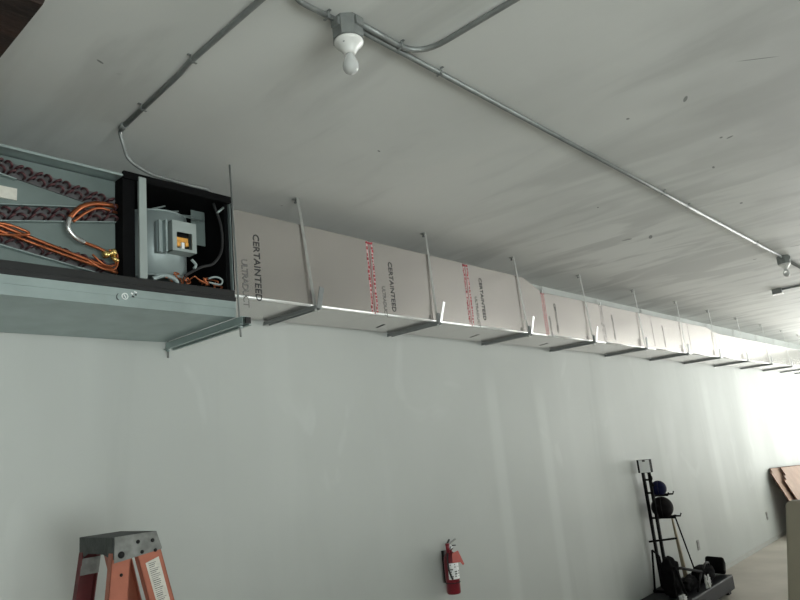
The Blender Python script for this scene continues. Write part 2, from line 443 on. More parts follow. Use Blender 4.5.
MB().box((.868, AY0+.068, 3.025), (.938, AY0+.074, 3.075)).build('rating_plate', M['paper'], ahu)
# copper lines
def cu(pts, r, n=6, name='copper_pipe', m='copper'): return MB().tube(smooth_path(pts, n), r, 10).build(name, M[m], ahu)
cu([(.60, 2.745, 2.965), (.88, 2.748, 2.890), (1.14, 2.75, 2.823), (1.30, 2.752, 2.785), (1.335, 2.77, 2.782)], .0075)
cu([(.60, 2.742, 2.940), (.88, 2.742, 2.866), (1.14, 2.742, 2.803), (1.33, 2.745, 2.765)], .0065)
cu([(.66, 2.74, 2.905), (.84, 2.738, 2.855), (.97, 2.74, 2.875), (.90, 2.745, 2.900), (.84, 2.75, 2.90)], .006)
cu([(1.34, 2.77, 3.080), (1.24, 2.75, 3.065), (1.17, 2.745, 3.03), (1.125, 2.742, 2.975)], .011)
cu([(1.34, 2.77, 3.050), (1.25, 2.745, 3.045), (1.19, 2.74, 3.01), (1.14, 2.74, 2.96)], .006)
cu([(1.125, 2.742, 2.975), (1.12, 2.742, 2.93), (1.15, 2.745, 2.895), (1.19, 2.75, 2.880)], .011, m='chrome', name='silver_elbow')
cu([(1.19, 2.75, 2.880), (1.26, 2.75, 2.862), (1.31, 2.75, 2.84)], .0075)
cu([(1.22, 2.74, 2.83), (1.27, 2.735, 2.79), (1.32, 2.74, 2.80), (1.325, 2.74, 2.85), (1.29, 2.74, 2.86)], .0045)
cu([(1.20, 2.735, 2.80), (1.26, 2.73, 2.77), (1.31, 2.73, 2.775), (1.33, 2.735, 2.82)], .004)
v = MB(); v.lathe([(0, -.02), (.016, -.02), (.016, 0), (.011, .004), (.011, .02), (.018, .022), (.018, .034), (0, .034)], (1.285, 2.74, 2.842), 12, 0, Matrix.Rotation(1.2, 4, 'Y'))
v.tube([(1.30, 2.735, 2.83), (1.325, 2.73, 2.812)], .010); v.build('brass_valve', M['brass'], ahu)

# blower housing: scroll with upright axis, outlet towards the duct
bl = MB(); out = []
for k in range(28):
    a = PI*.5+2*PI*k/28*.86; r = .125+.05*(k/28)
    out.append((1.60+r*math.cos(a), 2.955+r*math.sin(a)*1.0))
bl.prism(out+[(1.74, 3.10)], 'z', 2.805, 3.125)
for zz in (2.803, 3.12):
    bl.prism([(1.60+(x-1.60)*1.03, 2.955+(y-2.955)*1.03) for x, y in out+[(1.74, 3.10)]], 'z', zz, zz+.008)
ho = bl.build('blower_housing', M['motor'], ahu)
for f in ho.data.polygons: f.use_smooth = abs(f.normal.z) < .5
MB().box((1.790, 2.90, 3.02), (1.868, 2.905, 3.204)).build('outlet_plate', M['platedark'], ahu)
ln = MB()
for k in range(4): ln.tube([(1.47+.05*k, 2.90-.02*k, 3.115+.006*k), (1.62+.07*k, 2.85, 3.17-.012*k)], .004, 6)
ln.build('wire_guard', M['galv'], ahu)
# control box with a cut window
cb = MB()
bx0, bx1, by0, by1, bz0, bz1 = 1.588, 1.713, 2.735, 2.80, 2.910, 3.058
def frame_box(mb, o, i, y0, y1):
    (x0, x1, z0, z1), (u0, u1, w0, w1) = o, i
    mb.box((x0, y0, z0), (u0, y1, z1)); mb.box((u1, y0, z0), (x1, y1, z1)); mb.box((u0, y0, z0), (u1, y1, w0)); mb.box((u0, y0, w1), (u1, y1, z1))
frame_box(cb, (bx0, bx1, bz0, bz1), (1.610, 1.690, 2.924, 3.004), by0, by0+.006)
cb.box((bx0, by0+.006, bz0), (bx0+.006, by1, bz1)); cb.box((bx1-.006, by0+.006, bz0), (bx1, by1, bz1)); cb.box((bx0, by0+.006, bz0), (bx1, by1, bz0+.005)); cb.box((bx0, by0+.006, bz1-.005), (bx1, by1, bz1))
cbo = cb.build('control_box', M['galv_in'], ahu)
MB().box((bx0-.022, by0+.02, bz0-.004), (bx0-.012, by1, bz1+.004)).box((bx0-.048, by0+.034, bz0-.004), (bx0-.036, by1, bz1+.002)).box((bx0-.05, by0+.05, bz0-.004), (bx0, by1+.01, bz1)).build('control_box_cover', M['motor'], ahu)
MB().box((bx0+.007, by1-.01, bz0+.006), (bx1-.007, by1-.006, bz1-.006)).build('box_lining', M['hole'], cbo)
cap = MB(); random.seed(3)
cap.box((1.618, 2.752, 2.962), (1.680, 2.77, 2.985), bev=.003); cap.box((1.620, 2.751, 2.940), (1.640, 2.769, 2.964), bev=.003); cap.box((1.664, 2.751, 2.945), (1.682, 2.769, 2.964), bev=.003)
cap.build('relay', M['capac'], cbo)
MB().box((1.643, 2.748, 2.926), (1.658, 2.77, 2.960), bev=.002).build('terminal', M['white'], cbo)
random.seed(12)
w = MB()
for k in range(9):
    a = [(1.60+.03*k+random.uniform(-.02, .02), 2.76+random.uniform(-.015, .02), 2.755+random.uniform(0, .05)) for _ in range(5)]
    a = [(x+random.uniform(-.035, .035), y, z) for x, y, z in a]
    w.tube(smooth_path(a, 5), .0032, 6)
w.build('wire_bundle', M['copper'], ahu)
MB().tube(smooth_path([(1.78, 2.745, 2.78), (1.84, 2.74, 2.775), (1.85, 2.74, 2.80), (1.82, 2.745, 2.812), (1.78, 2.75, 2.80)], 6), .0045, 8).build('pale_wire', M['motor'], ahu)
MB().tube(smooth_path([(1.50, 2.76, 2.765), (1.55, 2.75, 2.785), (1.60, 2.75, 2.775), (1.62, 2.76, 2.76)], 6), .011, 8).build('pale_wire', M['motor'], ahu)
MB().tube(smooth_path([(1.70, 2.76, 2.885), (1.715, 2.75, 2.86), (1.705, 2.75, 2.84)], 6), .007, 8).build('pale_wire', M['motor'], ahu)
MB().tube(smooth_path([(1.83, 2.76, 3.20), (1.86, 2.745, 3.08), (1.86, 2.745, 2.96), (1.81, 2.745, 2.88), (1.74, 2.75, 2.85), (1.66, 2.76, 2.80)], 8), .007, 8).build('rubber_cable', M['rubber'], ahu)
MB().tube([(1.84, 2.742, 3.145), (1.875, 2.74, 3.18)], .006, 8).build('cable_clamp', M['galv'], ahu)
# certification sticker on the lip
st = MB()
for (x, z, r) in ((1.345, 2.655, .013),):
    st.tube([(x+r*math.cos(2*PI*k/20), AY0-.0105, z+r*math.sin(2*PI*k/20)) for k in range(21)], .002, 6)
st.obb((1.340, AY0-.0105, 2.663), (1.350, AY0-.0105, 2.647), .002, .003)
st.obb((1.372, AY0-.0105, 2.673), (1.380, AY0-.0105, 2.668), .002, .006); st.obb((1.386, AY0-.0105, 2.680), (1.398, AY0-.0105, 2.677), .002, .005)
st.build('sticker_mark', M['white'], ahu)
MB().tube([(1.319+.010*math.cos(PI*.6+PI*.9*k/12), AY0-.0105, 2.650+.014*math.sin(PI*.6+PI*.9*k/12)) for k in range(13)], .0016, 6).obb((1.376, AY0-.0105, 2.659), (1.386, AY0-.0105, 2.657), .002, .006).obb((1.390, AY0-.0105, 2.668), (1.397, AY0-.0105, 2.666), .002, .006).build('sticker_print', M['ink'], ahu)

# ------------------------------------------------------------------ duct
DY0, DY1, DZ = 2.94, 3.37, 2.785
seams = [1.918, 3.125, 4.18, 5.31, 6.45, 7.72, 8.9, 10.1, 11.3, 12.5, 13.7, 14.9, 16.1, 17.3, 18.38]
duct = thing('air_duct', (3.1, 3.15, DZ), 'long pale grey rectangular duct along the wall top, with black stencilling and red seam stripes', 'duct')
def top_at(x): return 3.285 if x < 4.2 else (3.185 if x < 9.3 else 3.13)
for i in range(len(seams)-1):
    a, b = seams[i]+.001, seams[i+1]-.001
    t = bmesh.new()
    if i == 2: prof = [(a, DZ), (b, DZ), (b, 3.185), (5.02, 3.285), (a, 3.285)]
    elif i == 6: prof = [(a, DZ), (b, DZ), (b, 3.13), (9.6, 3.185), (a, 3.185)]
    else: h = 3.285 if i < 2 else (3.185 if i < 6 else 3.13); prof = [(a, DZ), (b, DZ), (b, h), (a, h)]
    n = len(prof)
    vs = [t.verts.new((x, DY0, z)) for x, z in prof]+[t.verts.new((x, DY1, z)) for x, z in prof]
    t.faces.new(vs[:n][::-1]); t.faces.new(vs[n:])
    for k in range(n): t.faces.new((vs[k], vs[(k+1) % n], vs[n+(k+1) % n], vs[n+k]))
    t.edges.ensure_lookup_table()
    ed = [e for e in t.edges if abs(e.verts[0].co.y-e.verts[1].co.y) < 1e-5 and abs(e.verts[0].co.x-e.verts[1].co.x) > .05]
    bmesh.ops.bevel(t, geom=ed, offset=.007, segments=3, affect='EDGES', profile=.5)
    mb = MB(); mb.merge(t); sec = mb.build('duct_section', M['foil'], duct)
    # taped lower front corner; pale bead paints in the edge highlight
    MB().tube([(a, DY0+.0085, DZ+.0085), (b, DY0+.0085, DZ+.0085)], .0098, 16).build('corner_glint_tape', M['glinttape'], sec)
    # seam print: two upright columns of small marks
    if 1 <= i <= 9:
        s = seams[i]; h = (3.285 if i < 3 else (3.185 if i < 7 else 3.13))
        m = 'red' if i in (1, 2) else ('redpale' if i == 3 else 'greyprint')
        random.seed(50+i); pr = MB(); z = h-.012
        cols = (-.022, .024) if i < 5 else (0,)
        if i == 3: cols = (-.018, .02)
        for cx in cols:
            z = h-.010
            while z > DZ+.02:
                l = random.uniform(.006, .022)
                if random.random() < .92:
                    wd = random.uniform(.004, .009); ox = random.uniform(-.004, .004)
                    pr.box((s+cx+ox-wd, DY0-.0016, z-l), (s+cx+ox+wd, DY0-.0002, z))
                z -= l+random.uniform(.002, .012)
        if i < 4:
            for cx in cols: MB().box((s+cx-.007, DY0-.0009, DZ+.01), (s+cx+.007, DY0-.0001, h-.008)).build('print_band', M['pink'], sec)
            pr.box((s-.030, DY0-.0016, h-.026), (s+.03, DY0-.0002, h-.014)); pr.box((s-.0015, DY0-.0014, DZ+.02), (s+.0015, DY0-.0002, h-.01))
            pr.box((s-.004, DY0-.0016, DZ+.003), (s+.004, DY0-.0002, DZ+.016))
        pr.build('seam_print', M[m], sec)
        if i in (3, 4): MB().obb((s-.006, DY0-.004, h-.012), (s-.006, DY0-.004, h+.018), .016, .014, up=(1, 0, 0)).build('corner_clip', M['tab'], sec)
# stencilled maker name, running downwards as on the board facing
def stencil(x, ztop, body, size, m, sec_i, spacing=1.0):
    sec = [o for o in duct.children if o.name.startswith('duct_section')][sec_i]
    rot = Matrix.Rotation(PI/2, 4, 'X')                      # stand up facing -Y
    turn = Matrix.Rotation(PI/2, 4, 'Y')                     # run downwards
    mt = Matrix.Translation((x, DY0-.0012, ztop)) @ turn @ rot
    text_mesh('stencil_lettering', body, size, m, sec, mt, spacing)
secs = [o for o in duct.children]
def order(o): return min(v.co.x for v in o.data.vertices)
secs.sort(key=order)
def stencil2(i, x, z, body, size, m, sp=1.0):
    mt = Matrix.Translation((x, DY0-.0012, z)) @ Matrix.Rotation(PI/2, 4, 'Y') @ Matrix.Rotation(PI/2, 4, 'X')
    text_mesh('stencil_lettering', body, size, m, secs[i], mt, sp)
stencil2(0, 2.196, 3.162, 'CERTAINTEED', .059, M['ink'], 1.02)
stencil2(0, 2.113, 3.005, 'ULTRADUCT', .054, M['inkpale'], .80)
stencil2(1, 3.295, 3.165, 'CERTAINTEED', .054, M['ink'], 1.0)
stencil2(1, 3.215, 2.985, 'ULTRADUCT', .040, M['inkpale'], .85)
stencil2(2, 4.345, 3.190, 'CERTAINTEED', .052, M['ink'], 1.03)
stencil2(2, 4.262, 3.030, 'ULTRADUCT', .042, M['inkpale'], 1.0)
stencil2(3, 5.49, 3.10, 'CERTAINTEED', .043, M['ink'], .98)
stencil2(3, 5.37, 2.97, 'ULTRADUCT', .036, M['inkpale'], .85)
stencil2(4, 6.67, 3.10, 'CERTAINTEED', .042, M['inkpale'], .98)
stencil2(5, 8.02, 3.09, 'CERTAINTEED', .042, M['greyprint'], .95)
for i, (x, y) in enumerate(((3.45, 3.20), (4.56, 3.19), (5.72, 3.22))):
    MB().obb((x-.02, y-.05, DZ-.0006), (x+.02, y+.06, DZ-.0006), .022, .0012).build('slot_mark', M['printgrey'], secs[i+1])

# ------------------------------------------------------------------ trapeze hangers
HX = [2.60, 3.735, 4.95, 6.13, 7.37, 8.65, 9.86, 11.15, 12.5, 13.85, 15.1, 16.3, 17.5]
ordn = ['first', 'second', 'third', 'fourth', 'fifth', 'sixth', 'seventh', 'eighth', 'ninth', 'tenth', 'eleventh', 'twelfth', 'thirteenth']
def make_hanger(x, sl=0.):
    t = thing('trapeze_hanger', (x, 2.93, DZ-.03), '', 'hanger', 'trapeze hangers under the duct')
    s = MB(); z1 = DZ-.0016
    s.box((x-.016, 2.895, z1-.023), (x-.013, 3.395, z1)); s.box((x+.013, 2.895, z1-.023), (x+.016, 3.395, z1)); s.box((x-.013, 2.895, z1-.003), (x+.013, 3.395, z1))
    s.box((x-.024, 2.895, z1-.023), (x-.016, 3.395, z1-.020)); s.box((x+.016, 2.895, z1-.023), (x+.024, 3.395, z1-.020))
    s.build('strut', M['galv_dark'], t)
    # front strap up to the deck
    MB().obb((x, 2.9165, DZ-.03), (x-sl, 2.936, CEIL-.003), .020, .0035, up=(0, 1, 0)).box((x-sl-.013, 2.936, CEIL-.006), (x-sl+.013, 2.975, CEIL-.0005)).box((x-.016, 2.905, DZ-.036), (x+.016, 2.930, DZ-.0315)).build('strap', M['strap'], t)
    MB().box((x-.013, 3.380, DZ-.03), (x+.013, 3.3835, CEIL-.003)).build('strap', M['strap'], t)
    MB().lathe([(0, 0), (.010, 0), (.010, .008), (.004, .009), (.004, .03), (0, .03)], (x-sl, 2.957, CEIL-.028), 10).build('anchor_bolt', M['galv_dark'], t)
    return t
def tab_part(t, x, kind):
    if kind == 'bright':   # strap tail bent back up, leaning out from the duct
        MB().obb((x+.008, 2.895, DZ-.012), (x+.045, 2.875, DZ+.135), .004, .020, up=(1, 0, 0)).build('bent_tail', M['tab'], t)
        MB().obb((x, 2.905, DZ-.02), (x, 2.905, DZ+.055), .012, .022, up=(1, 0, 0)).build('clip', M['galv_dark'], t)
    else:
        MB().obb((x+.01, 2.90, DZ-.02), (x+.01+.03*(kind == 'first'), 2.895, DZ+.11), .006, .034, up=(1, 0, 0)).build('clip', M['galv_dark'], t)
for i, x in enumerate(HX):
    t = make_hanger(x, (.065, .005, .045, .03)[i] if i < 4 else 0.)
    tab_part(t, x, 'first' if i == 0 else ('bright' if i in (1, 2, 3) else 'dark'))
    t['label'] = 'steel trapeze hanger under the grey duct, %s one along from the air handler' % ordn[i]
    if i == 0: t['label'] = 'steel trapeze hanger under the duct nearest the air handler, with a dark clip'
# heavier strut hanger under the air handler
hx = 1.932
t = thing('trapeze_hanger', (hx, 2.72, AZ0-.04), 'channel strut and threaded rods carrying the right end of the air handler', 'hanger')
s = MB(); z1 = AZ0-.001
s.box((hx-.020, 2.675, z1-.041), (hx-.017, 3.39, z1)); s.box((hx+.017, 2.675, z1-.041), (hx+.020, 3.39, z1)); s.box((hx-.017, 2.675, z1-.003), (hx+.017, 3.39, z1))
s.box((hx-.034, 2.675, z1-.041), (hx-.020, 3.39, z1-.038)); s.box((hx+.020, 2.675, z1-.041), (hx+.034, 3.39, z1-.038))
s.build('strut', M['galv'], t)
MB().box((hx-.006, 2.668, z1-.034), (hx+.024, 2.6745, z1-.004)).build('end_cap', M['rubber'], t)
rx = 1.919
MB().tube([(rx, 2.704, 2.515), (rx, 2.708, 2.62), (1.955, 2.785, CEIL)], .0048, 8).build('threaded_rod', M['conduit'], t)
MB().tube([(rx, 3.378, 2.525), (rx, 3.378, CEIL)], .0048, 8).build('threaded_rod', M['conduit'], t)
MB().lathe([(0, 0), (.012, 0), (.012, .009), (0, .009)], (rx, 2.704, z1-.052), 6).lathe([(0, 0), (.012, 0), (.012, .009), (0, .009)], (rx, 3.378, z1-.052), 6).build('nut', M['galv'], t)

# ------------------------------------------------------------------ conduits, boxes and lamps on the ceiling
CY = 1.508
cz = CEIL-.016
def run(name, pts, r, label, clips, cat='conduit'):
    t = thing(name, pts[0], label, cat)
    MB().tube(pts, r, 12).build('pipe', M['conduit'], t)
    for (p, ax, w) in clips:
        mb = MB()
        k = 1 if ax == 'x' else 0
        def B(u0, v0, z0, u1, v1, z1): mb.box((u0, v0, z0), (u1, v1, z1)) if k else mb.box((v0, u0, z0), (v1, u1, z1))
        u, v_ = (p[0], p[1]) if k else (p[1], p[0])
        B(u-.005, v_-r-.002, CEIL-.016-r-.002, u+.005, v_+r+.002, CEIL-.016-r-.0002)
        B(u-.005, v_-r-.003, CEIL-.016-r-.002, u+.005, v_-r-.0006, CEIL-.001)
        B(u-.005, v_-r-.014, CEIL-.004, u+.005, v_-r-.0006, CEIL-.001)
        mb.build('clip', M['box'], t)
    return t
BX = 1.606
run('conduit', [(BX+.058, CY, cz), (7.44, 1.437, cz)], .0115, 'long straight steel conduit on the ceiling between the two bulb boxes',
    [((2.12, 1.5015), 'x', 0), ((4.48, 1.4724), 'x', 0), ((4.93, 1.4668), 'x', 0), ((6.6, 1.4465), 'x', 0)])
run('conduit', [(1.335, YN+.01, cz+.002), (1.335, 1.42, cz+.002)]+bez_arc((1.335, 1.44, cz+.002), (1.335, CY+.026, cz+.002), (1.42, CY+.022, cz+.002), 6)+[(BX-.055, CY+.016, cz+.002)], .0105, 'steel conduit entering the near bulb box from the top edge of the photo', [((1.51, CY+.02), 'x', 0)])
arc = [(BX+.035, CY-.027, cz), (1.80, CY-.027, cz)]+bez_arc((1.84, CY-.027, cz), (1.966, CY-.03, cz), (1.966, CY-.17, cz))+[(1.975, YN+.01, cz)]
run('conduit', arc, .0115, 'steel conduit that leaves the near bulb box and bends off to the top right', [((1.85, CY-.027), 'x', 0)])
run('conduit', [(1.27, YN+.01, cz), (1.282, 1.60, cz), (1.294, 2.08, cz), (1.306, 2.16, cz), (1.334, 2.70, cz)], .0115, 'straight steel conduit on the ceiling leading to the bend above the air handler',
    [((1.296, 2.05), 'y', 0), ((1.324, 2.49), 'y', 0)])
fx = smooth_path([(1.334, 2.70, cz), (1.340, 2.735, 3.425), (1.362, 2.748, 3.375), (1.392, 2.750, 3.310), (1.484, 2.752, 3.272), (1.56, 2.754, 3.266), (1.70, 2.756, 3.263), (1.80, 2.765, 3.268), (1.825, 2.775, 3.245)], 6)
t = thing('flexible_conduit', (1.334, 2.70, cz), 'thin flexible cable curving from the ceiling down onto the air handler top', 'conduit')
MB().tube(fx, .0085, 8).build('cable', M['conduit'], t); MB().tube([(1.333, 2.672, cz), (1.334, 2.712, cz)], .0155, 12).build('coupling', M['box'], t)

def lamp(cx, cy, label_box, label_bulb, scale=1., dim=False):
    t = thing('ceiling_lampholder', (cx, cy, CEIL), label_box, 'light fixture', 'bare bulb fixtures on the ceiling')
    o = MB(); pr = []
    for k in range(8):
        a = PI/8+PI/4*k; pr.append((cx+.060*math.cos(a), cy+.060*math.sin(a)))
    o.prism(pr, 'z', CEIL-.080, CEIL-.001)
    o.box((cx-.018, cy-.066, CEIL-.045), (cx+.018, cy-.055, CEIL-.012)); o.box((cx-.066, cy-.018, CEIL-.045), (cx-.055, cy+.018, CEIL-.012))
    o.build('junction_box', M['box'], t)
    h = MB(); z = CEIL-.080
    h.lathe([(0, z), (.050, z), (.054, z-.004), (.054, z-.010), (.050, z-.016), (.040, z-.024), (.031, z-.036), (.025, z-.046), (.022, z-.052), (.018, z-.054), (0, z-.054)], (cx, cy, 0), 28)
    h.build('socket', M['porcelain'], t)
    sc = MB(); 
    for dx in (-.036, .036): sc.lathe([(0, 0), (.005, 0), (.005, -.003), (0, -.003)], (cx+dx, cy-.012, z-.0215), 10)
    sc.tube([(cx+.02, cy-.035, z-.017), (cx+.028, cy-.032, z-.017)], .003, 6)
    sc.build('screw', M['box'], t)
    b = thing('light_bulb', (cx, cy, z-.054), label_bulb, 'light bulb', 'unlit screw-in bulbs')
    z2 = z-.050
    MB().lathe([(.013, z2+.004), (.013, z2-.010)], (cx, cy, 0), 16).build('screw_base', M['box'], b)
    MB().lathe([(.0135, z2-.006), (.017, z2-.014), (.023, z2-.026), (.028, z2-.040), (.0295, z2-.052), (.028, z2-.063), (.023, z2-.073), (.014, z2-.080), (.006, z2-.083), (0, z2-.0835)], (cx, cy, 0), 28).build('glass_globe', M['bulb'], b)
lamp(BX, CY+.012, 'octagonal metal box with a white socket, nearest fixture on the ceiling', 'unlit frosted bulb hanging in the near ceiling fixture')
lamp(7.50, 1.437, 'small distant ceiling box with a white socket near the right edge', 'unlit bulb in the distant fixture near the right edge')
run('conduit', [(7.56, 1.435, cz), (XR-.001, 1.39, cz)], .0155, 'thicker bright conduit running on past the far bulb box', [((8.6, 1.431), 'x', 0)])
t = thing('ceiling_outlet', (9.35, 1.94, CEIL), 'small dark ceiling box near the right edge, at the end of a short branch pipe', 'electrical box')
MB().box((9.31, 1.88, CEIL-.062), (9.39, 1.99, CEIL-.001), bev=.006).build('box_body', M['box'], t)
MB().box((9.305, 1.875, CEIL-.070), (9.395, 1.995, CEIL-.063), bev=.003).build('cover_plate', M['porcelain'], t)
run('conduit', [(9.35, 1.446, cz), (9.35, 1.878, cz)], .014, 'dark branch conduit ending in the small box at the right edge', [((9.35, 1.6), 'y', 0)])

# ------------------------------------------------------------------ timber at the top left
bm_ = MB(); zb = 3.10
pr = [(-.9, zb), (.597, zb), (.602, zb+.015), (.600, zb+.20), (.598, CEIL-.001), (-.9, CEIL-.001)]
bm_.prism(pr, 'y', 1.635, 2.01)
bo = bm_.build('timber_beam', M['beam']); tag(bo, 'dark brown timber block under the ceiling in the top left corner', 'beam')
random.seed(5); sp = MB()
for k in range(7):
    x = .44+.022*k+random.uniform(-.008, .008)
    sp.prism([(x, zb+.004), (x+.016, zb+.002), (x+.014+random.uniform(-.01, .01), zb+.018)], 'y', 2.0, 2.02+random.uniform(.003, .02))
sp.build('splintered_edge', M['splinter'], bo)

# ------------------------------------------------------------------ stepladder
lad = thing('stepladder', (1.35, 2.75, 0), 'orange fibreglass stepladder with a weathered metal top cap, near the lower left', 'ladder')
LX0, LX1, LY0, LY1, LZ = 1.242, 1.410, 2.598, 2.885, 1.692
cp = MB()
cp.box((LX0, LY0, LZ-.010), (LX1, LY1, LZ), bev=.003)
cp.build('top_cap', M['captop'], lad)
MB().prism([(LX0-.002, 1.600), (LX1+.018, 1.622), (LX1+.020, 1.628), (LX1-.002, LZ), (LX0, LZ)], 'y', LY0-.004, LY0).build('side_plate', M['cap'], lad)
MB().prism([(LX0-.002, 1.600), (LX1+.018, 1.622), (LX1+.020, 1.628), (LX1-.002, LZ), (LX0, LZ)], 'y', LY1, LY1+.004).build('side_plate', M['cap'], lad)
MB().prism([(LY0, 1.612), (LY0+.05, 1.622), (LY0+.09, 1.632), (LY1-.07, 1.630), (LY1-.03, 1.615), (LY1, 1.605), (LY1, LZ-.001), (LY0, LZ-.001)], 'x', LX0-.004, LX0).build('front_plate', M['captop'], lad)
for x, z, r in ((LX0+.024, 1.626, .0125), (LX0+.090, 1.663, .0072), (LX0+.149, 1.660, .0072), (LX0+.106, 1.624, .0068), (LX0+.160, 1.622, .0066)):
    MB().lathe([(0, 0), (r, 0), (r, .0035), (r*.6, .005), (0, .005)], (x, LY0-.0035, z), 14, 0, Matrix.Rotation(PI/2, 4, 'X')).build('rivet', M['hole'], lad)
def channel(top, bot, w, d, name, m, inner_dir):
    """fibreglass C rail from top to bottom; w across in x, d deep in y, web on the outer y side"""
    mb = MB(); (tx, ty, tz), (bx, by, bz) = top, bot
    th = .004
    def slab(x0, x1, y0, y1):
        vs = [(tx+x0, ty+y0, tz), (tx+x1, ty+y0, tz), (tx+x1, ty+y1, tz), (tx+x0, ty+y1, tz), (bx+x0, by+y0, bz), (bx+x1, by+y0, bz), (bx+x1, by+y1, bz), (bx+x0, by+y1, bz)]
        mb.add(vs, [(0, 1, 2, 3), (7, 6, 5, 4), (0, 4, 5, 1), (1, 5, 6, 2), (2, 6, 7, 3), (3, 7, 4, 0)])
    web = (0, th) if inner_dir > 0 else (d-th, d)
    slab(0, w, *web); slab(0, th, 0, d); slab(w-th, w, 0, d)
    return mb.build(name, M[m], lad)
# front rails (steps between them) and rear rails
channel((LX0-.006, LY0+.002, 1.635), (LX0-.20, LY0-.075, 0.02), .074, .030, 'front_rail', 'ladder', 1)
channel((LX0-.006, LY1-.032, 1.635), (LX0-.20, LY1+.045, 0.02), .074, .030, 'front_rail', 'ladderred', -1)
channel((LX1-.082, LY0+.004, 1.635), (LX1+.33, LY0-.045, 0.02), .098, .028, 'rear_rail', 'ladder', 1)
channel((LX1-.082, LY1-.032, 1.635), (LX1+.33, LY1+.018, 0.02), .098, .028, 'rear_rail', 'ladder', -1)
for z in (1.36, 1.08, .79, .50, .22):
    f = (1.635-z)/1.615
    MB().box((LX0-.006-.194*f, LY0+.007-.077*f, z-.02), (LX0+.07-.194*f, LY1-.007+.077*f, z), bev=.003).build('step', M['cap'], lad)
for z in (1.30, .85, .4):
    f = (1.635-z)/1.615
    MB().obb((LX1-.03+.412*f, LY0+.010-.049*f, z), (LX1-.03+.412*f, LY1-.010+.05*f, z), .03, .02).build('cross_brace', M['cap'], lad)
MB().box((LX0+.012, LY1+.0, 1.565), (LX0+.05, LY1+.004, 1.60)).add([(LX0-.0065, LY1-.030, 1.612), (LX0-.0065, LY1, 1.612), (LX0-.014, LY1+.002, 1.55), (LX0-.014, LY1-.029, 1.55), (LX0+.066, LY1-.0335, 1.612), (LX0+.058, LY1-.032, 1.55)], [(0, 1, 2, 3), (0, 3, 5, 4)]).build('bracket', M['cap'], lad)
# paper label on the rear rail
lb = MB()
def rear_x(z): f = (1.635-z)/1.615; return LX1-.082+.412*f
def rear_y(z): return LY0+.004-.049*(1.635-z)/1.615
za, zc = 1.592, 1.36
o0, o1 = .026, .080
vs = [(rear_x(za)+o0, rear_y(za)-.0012, za-.012), (rear_x(za)+o1, rear_y(za)-.0012, za+.004), (rear_x(zc)+o1, rear_y(zc)-.0012, zc), (rear_x(zc)+o0, rear_y(zc)-.0012, zc)]
lb.add(vs+[(x, y+.0008, z) for x, y, z in vs], [(0, 1, 2, 3), (7, 6, 5, 4), (0, 4, 5, 1), (1, 5, 6, 2), (2, 6, 7, 3), (3, 7, 4, 0)])
lbo = lb.build('instruction_label', M['paper'], lad)
pr = MB(); random.seed(9); z = 1.575
while z > 1.37:
    x0 = rear_x(z)+o0+.006; x1 = x0+random.uniform(.022, .040)
    pr.obb((x0, rear_y(z)-.0016, z), (x1, rear_y(z)-.0016, z+.004), .001, random.uniform(.0015, .003))
    z -= .0072
pr.build('fine_print', M['printgrey'], lbo)
for (x, z) in ((LX0+.025, 1.555),):
    MB().lathe([(0, 0), (.006, 0), (.006, .003), (0, .003)], (x, LY0-.001, z), 12, 0, Matrix.Rotation(PI/2, 4, 'X')).build('rivet', M['hole'], lad)
for (x, y) in ((LX0-.202, LY0-.078), (LX0-.202, LY1+.042), (LX1+.328, LY0-.048), (LX1+.328, LY1+.015)):
    MB().box((x, y, 0), (x+.09, y+.036, .03), bev=.003).build('rubber_foot', M['rubber'], lad)

# ------------------------------------------------------------------ fire extinguisher
ex, ey = 4.085, 3.315
fe = thing('fire_extinguisher', (ex, ey, .875), 'red fire extinguisher hung on the wall, with a white label and orange-red tag', 'fire extinguisher')
r = .056
MB().lathe([(0, .875), (r*.9, .875), (r, .885), (r, 1.115), (r*.93, 1.145), (r*.7, 1.170), (r*.42, 1.183), (.020, 1.187), (.020, 1.20), (0, 1.20)], (ex, ey, 0), 28).build('cylinder', M['extred'], fe)
lb = MB(); n = 12; vs = []
for k in range(n+1):
    a = -PI*.94+PI*.72*k/n
    for z in (.985, 1.105): vs.append((ex+(r+.0012)*math.cos(a), ey+(r+.0012)*math.sin(a), z))
lb.add(vs, [(2*k, 2*k+2, 2*k+3, 2*k+1) for k in range(n)])
lbo = lb.build('label', M['white'], fe)
pr = MB(); random.seed(4)
for k in range(6):
    for j in range(3):
        a = -PI*.85+PI*.19*j*1.05; z = 1.092-.017*k
        if random.random() < .8:
            a2 = a+random.uniform(.12, .42)
            p = [(ex+(r+.002)*math.cos(q), ey+(r+.002)*math.sin(q)) for q in (a, a2)]
            pr.obb((*p[0], z), (*p[1], z), .001, random.uniform(.004, .010))
pr.build('label_print', M['printgrey'], lbo)
MB().box((ex-.014, ey-.016, 1.196), (ex+.014, ey+.016, 1.232), bev=.003).lathe([(0, 0), (.013, 0), (.013, .010), (0, .010)], (ex+.004, ey-.016, 1.213), 14, 0, Matrix.Rotation(PI/2, 4, 'X')).build('valve', M['chrome'], fe)
MB().obb((ex-.012, ey, 1.238), (ex+.062, ey-.02, 1.272), .022, .006).build('handle', M['chrome'], fe)
MB().obb((ex-.004, ey, 1.228), (ex+.055, ey-.02, 1.226), .022, .006).obb((ex-.02, ey, 1.25), (ex+.0, ey-.008, 1.277), .016, .006).build('squeeze_lever', M['rubber'], fe)
MB().tube(smooth_path([(ex-.014, ey-.01, 1.213), (ex-.052, ey-.025, 1.195), (ex-.075, ey-.03, 1.13), (ex-.072, ey-.035, 1.05), (ex-.052, ey-.045, .99)], 8), .0075, 10).build('hose', M['rubber'], fe)
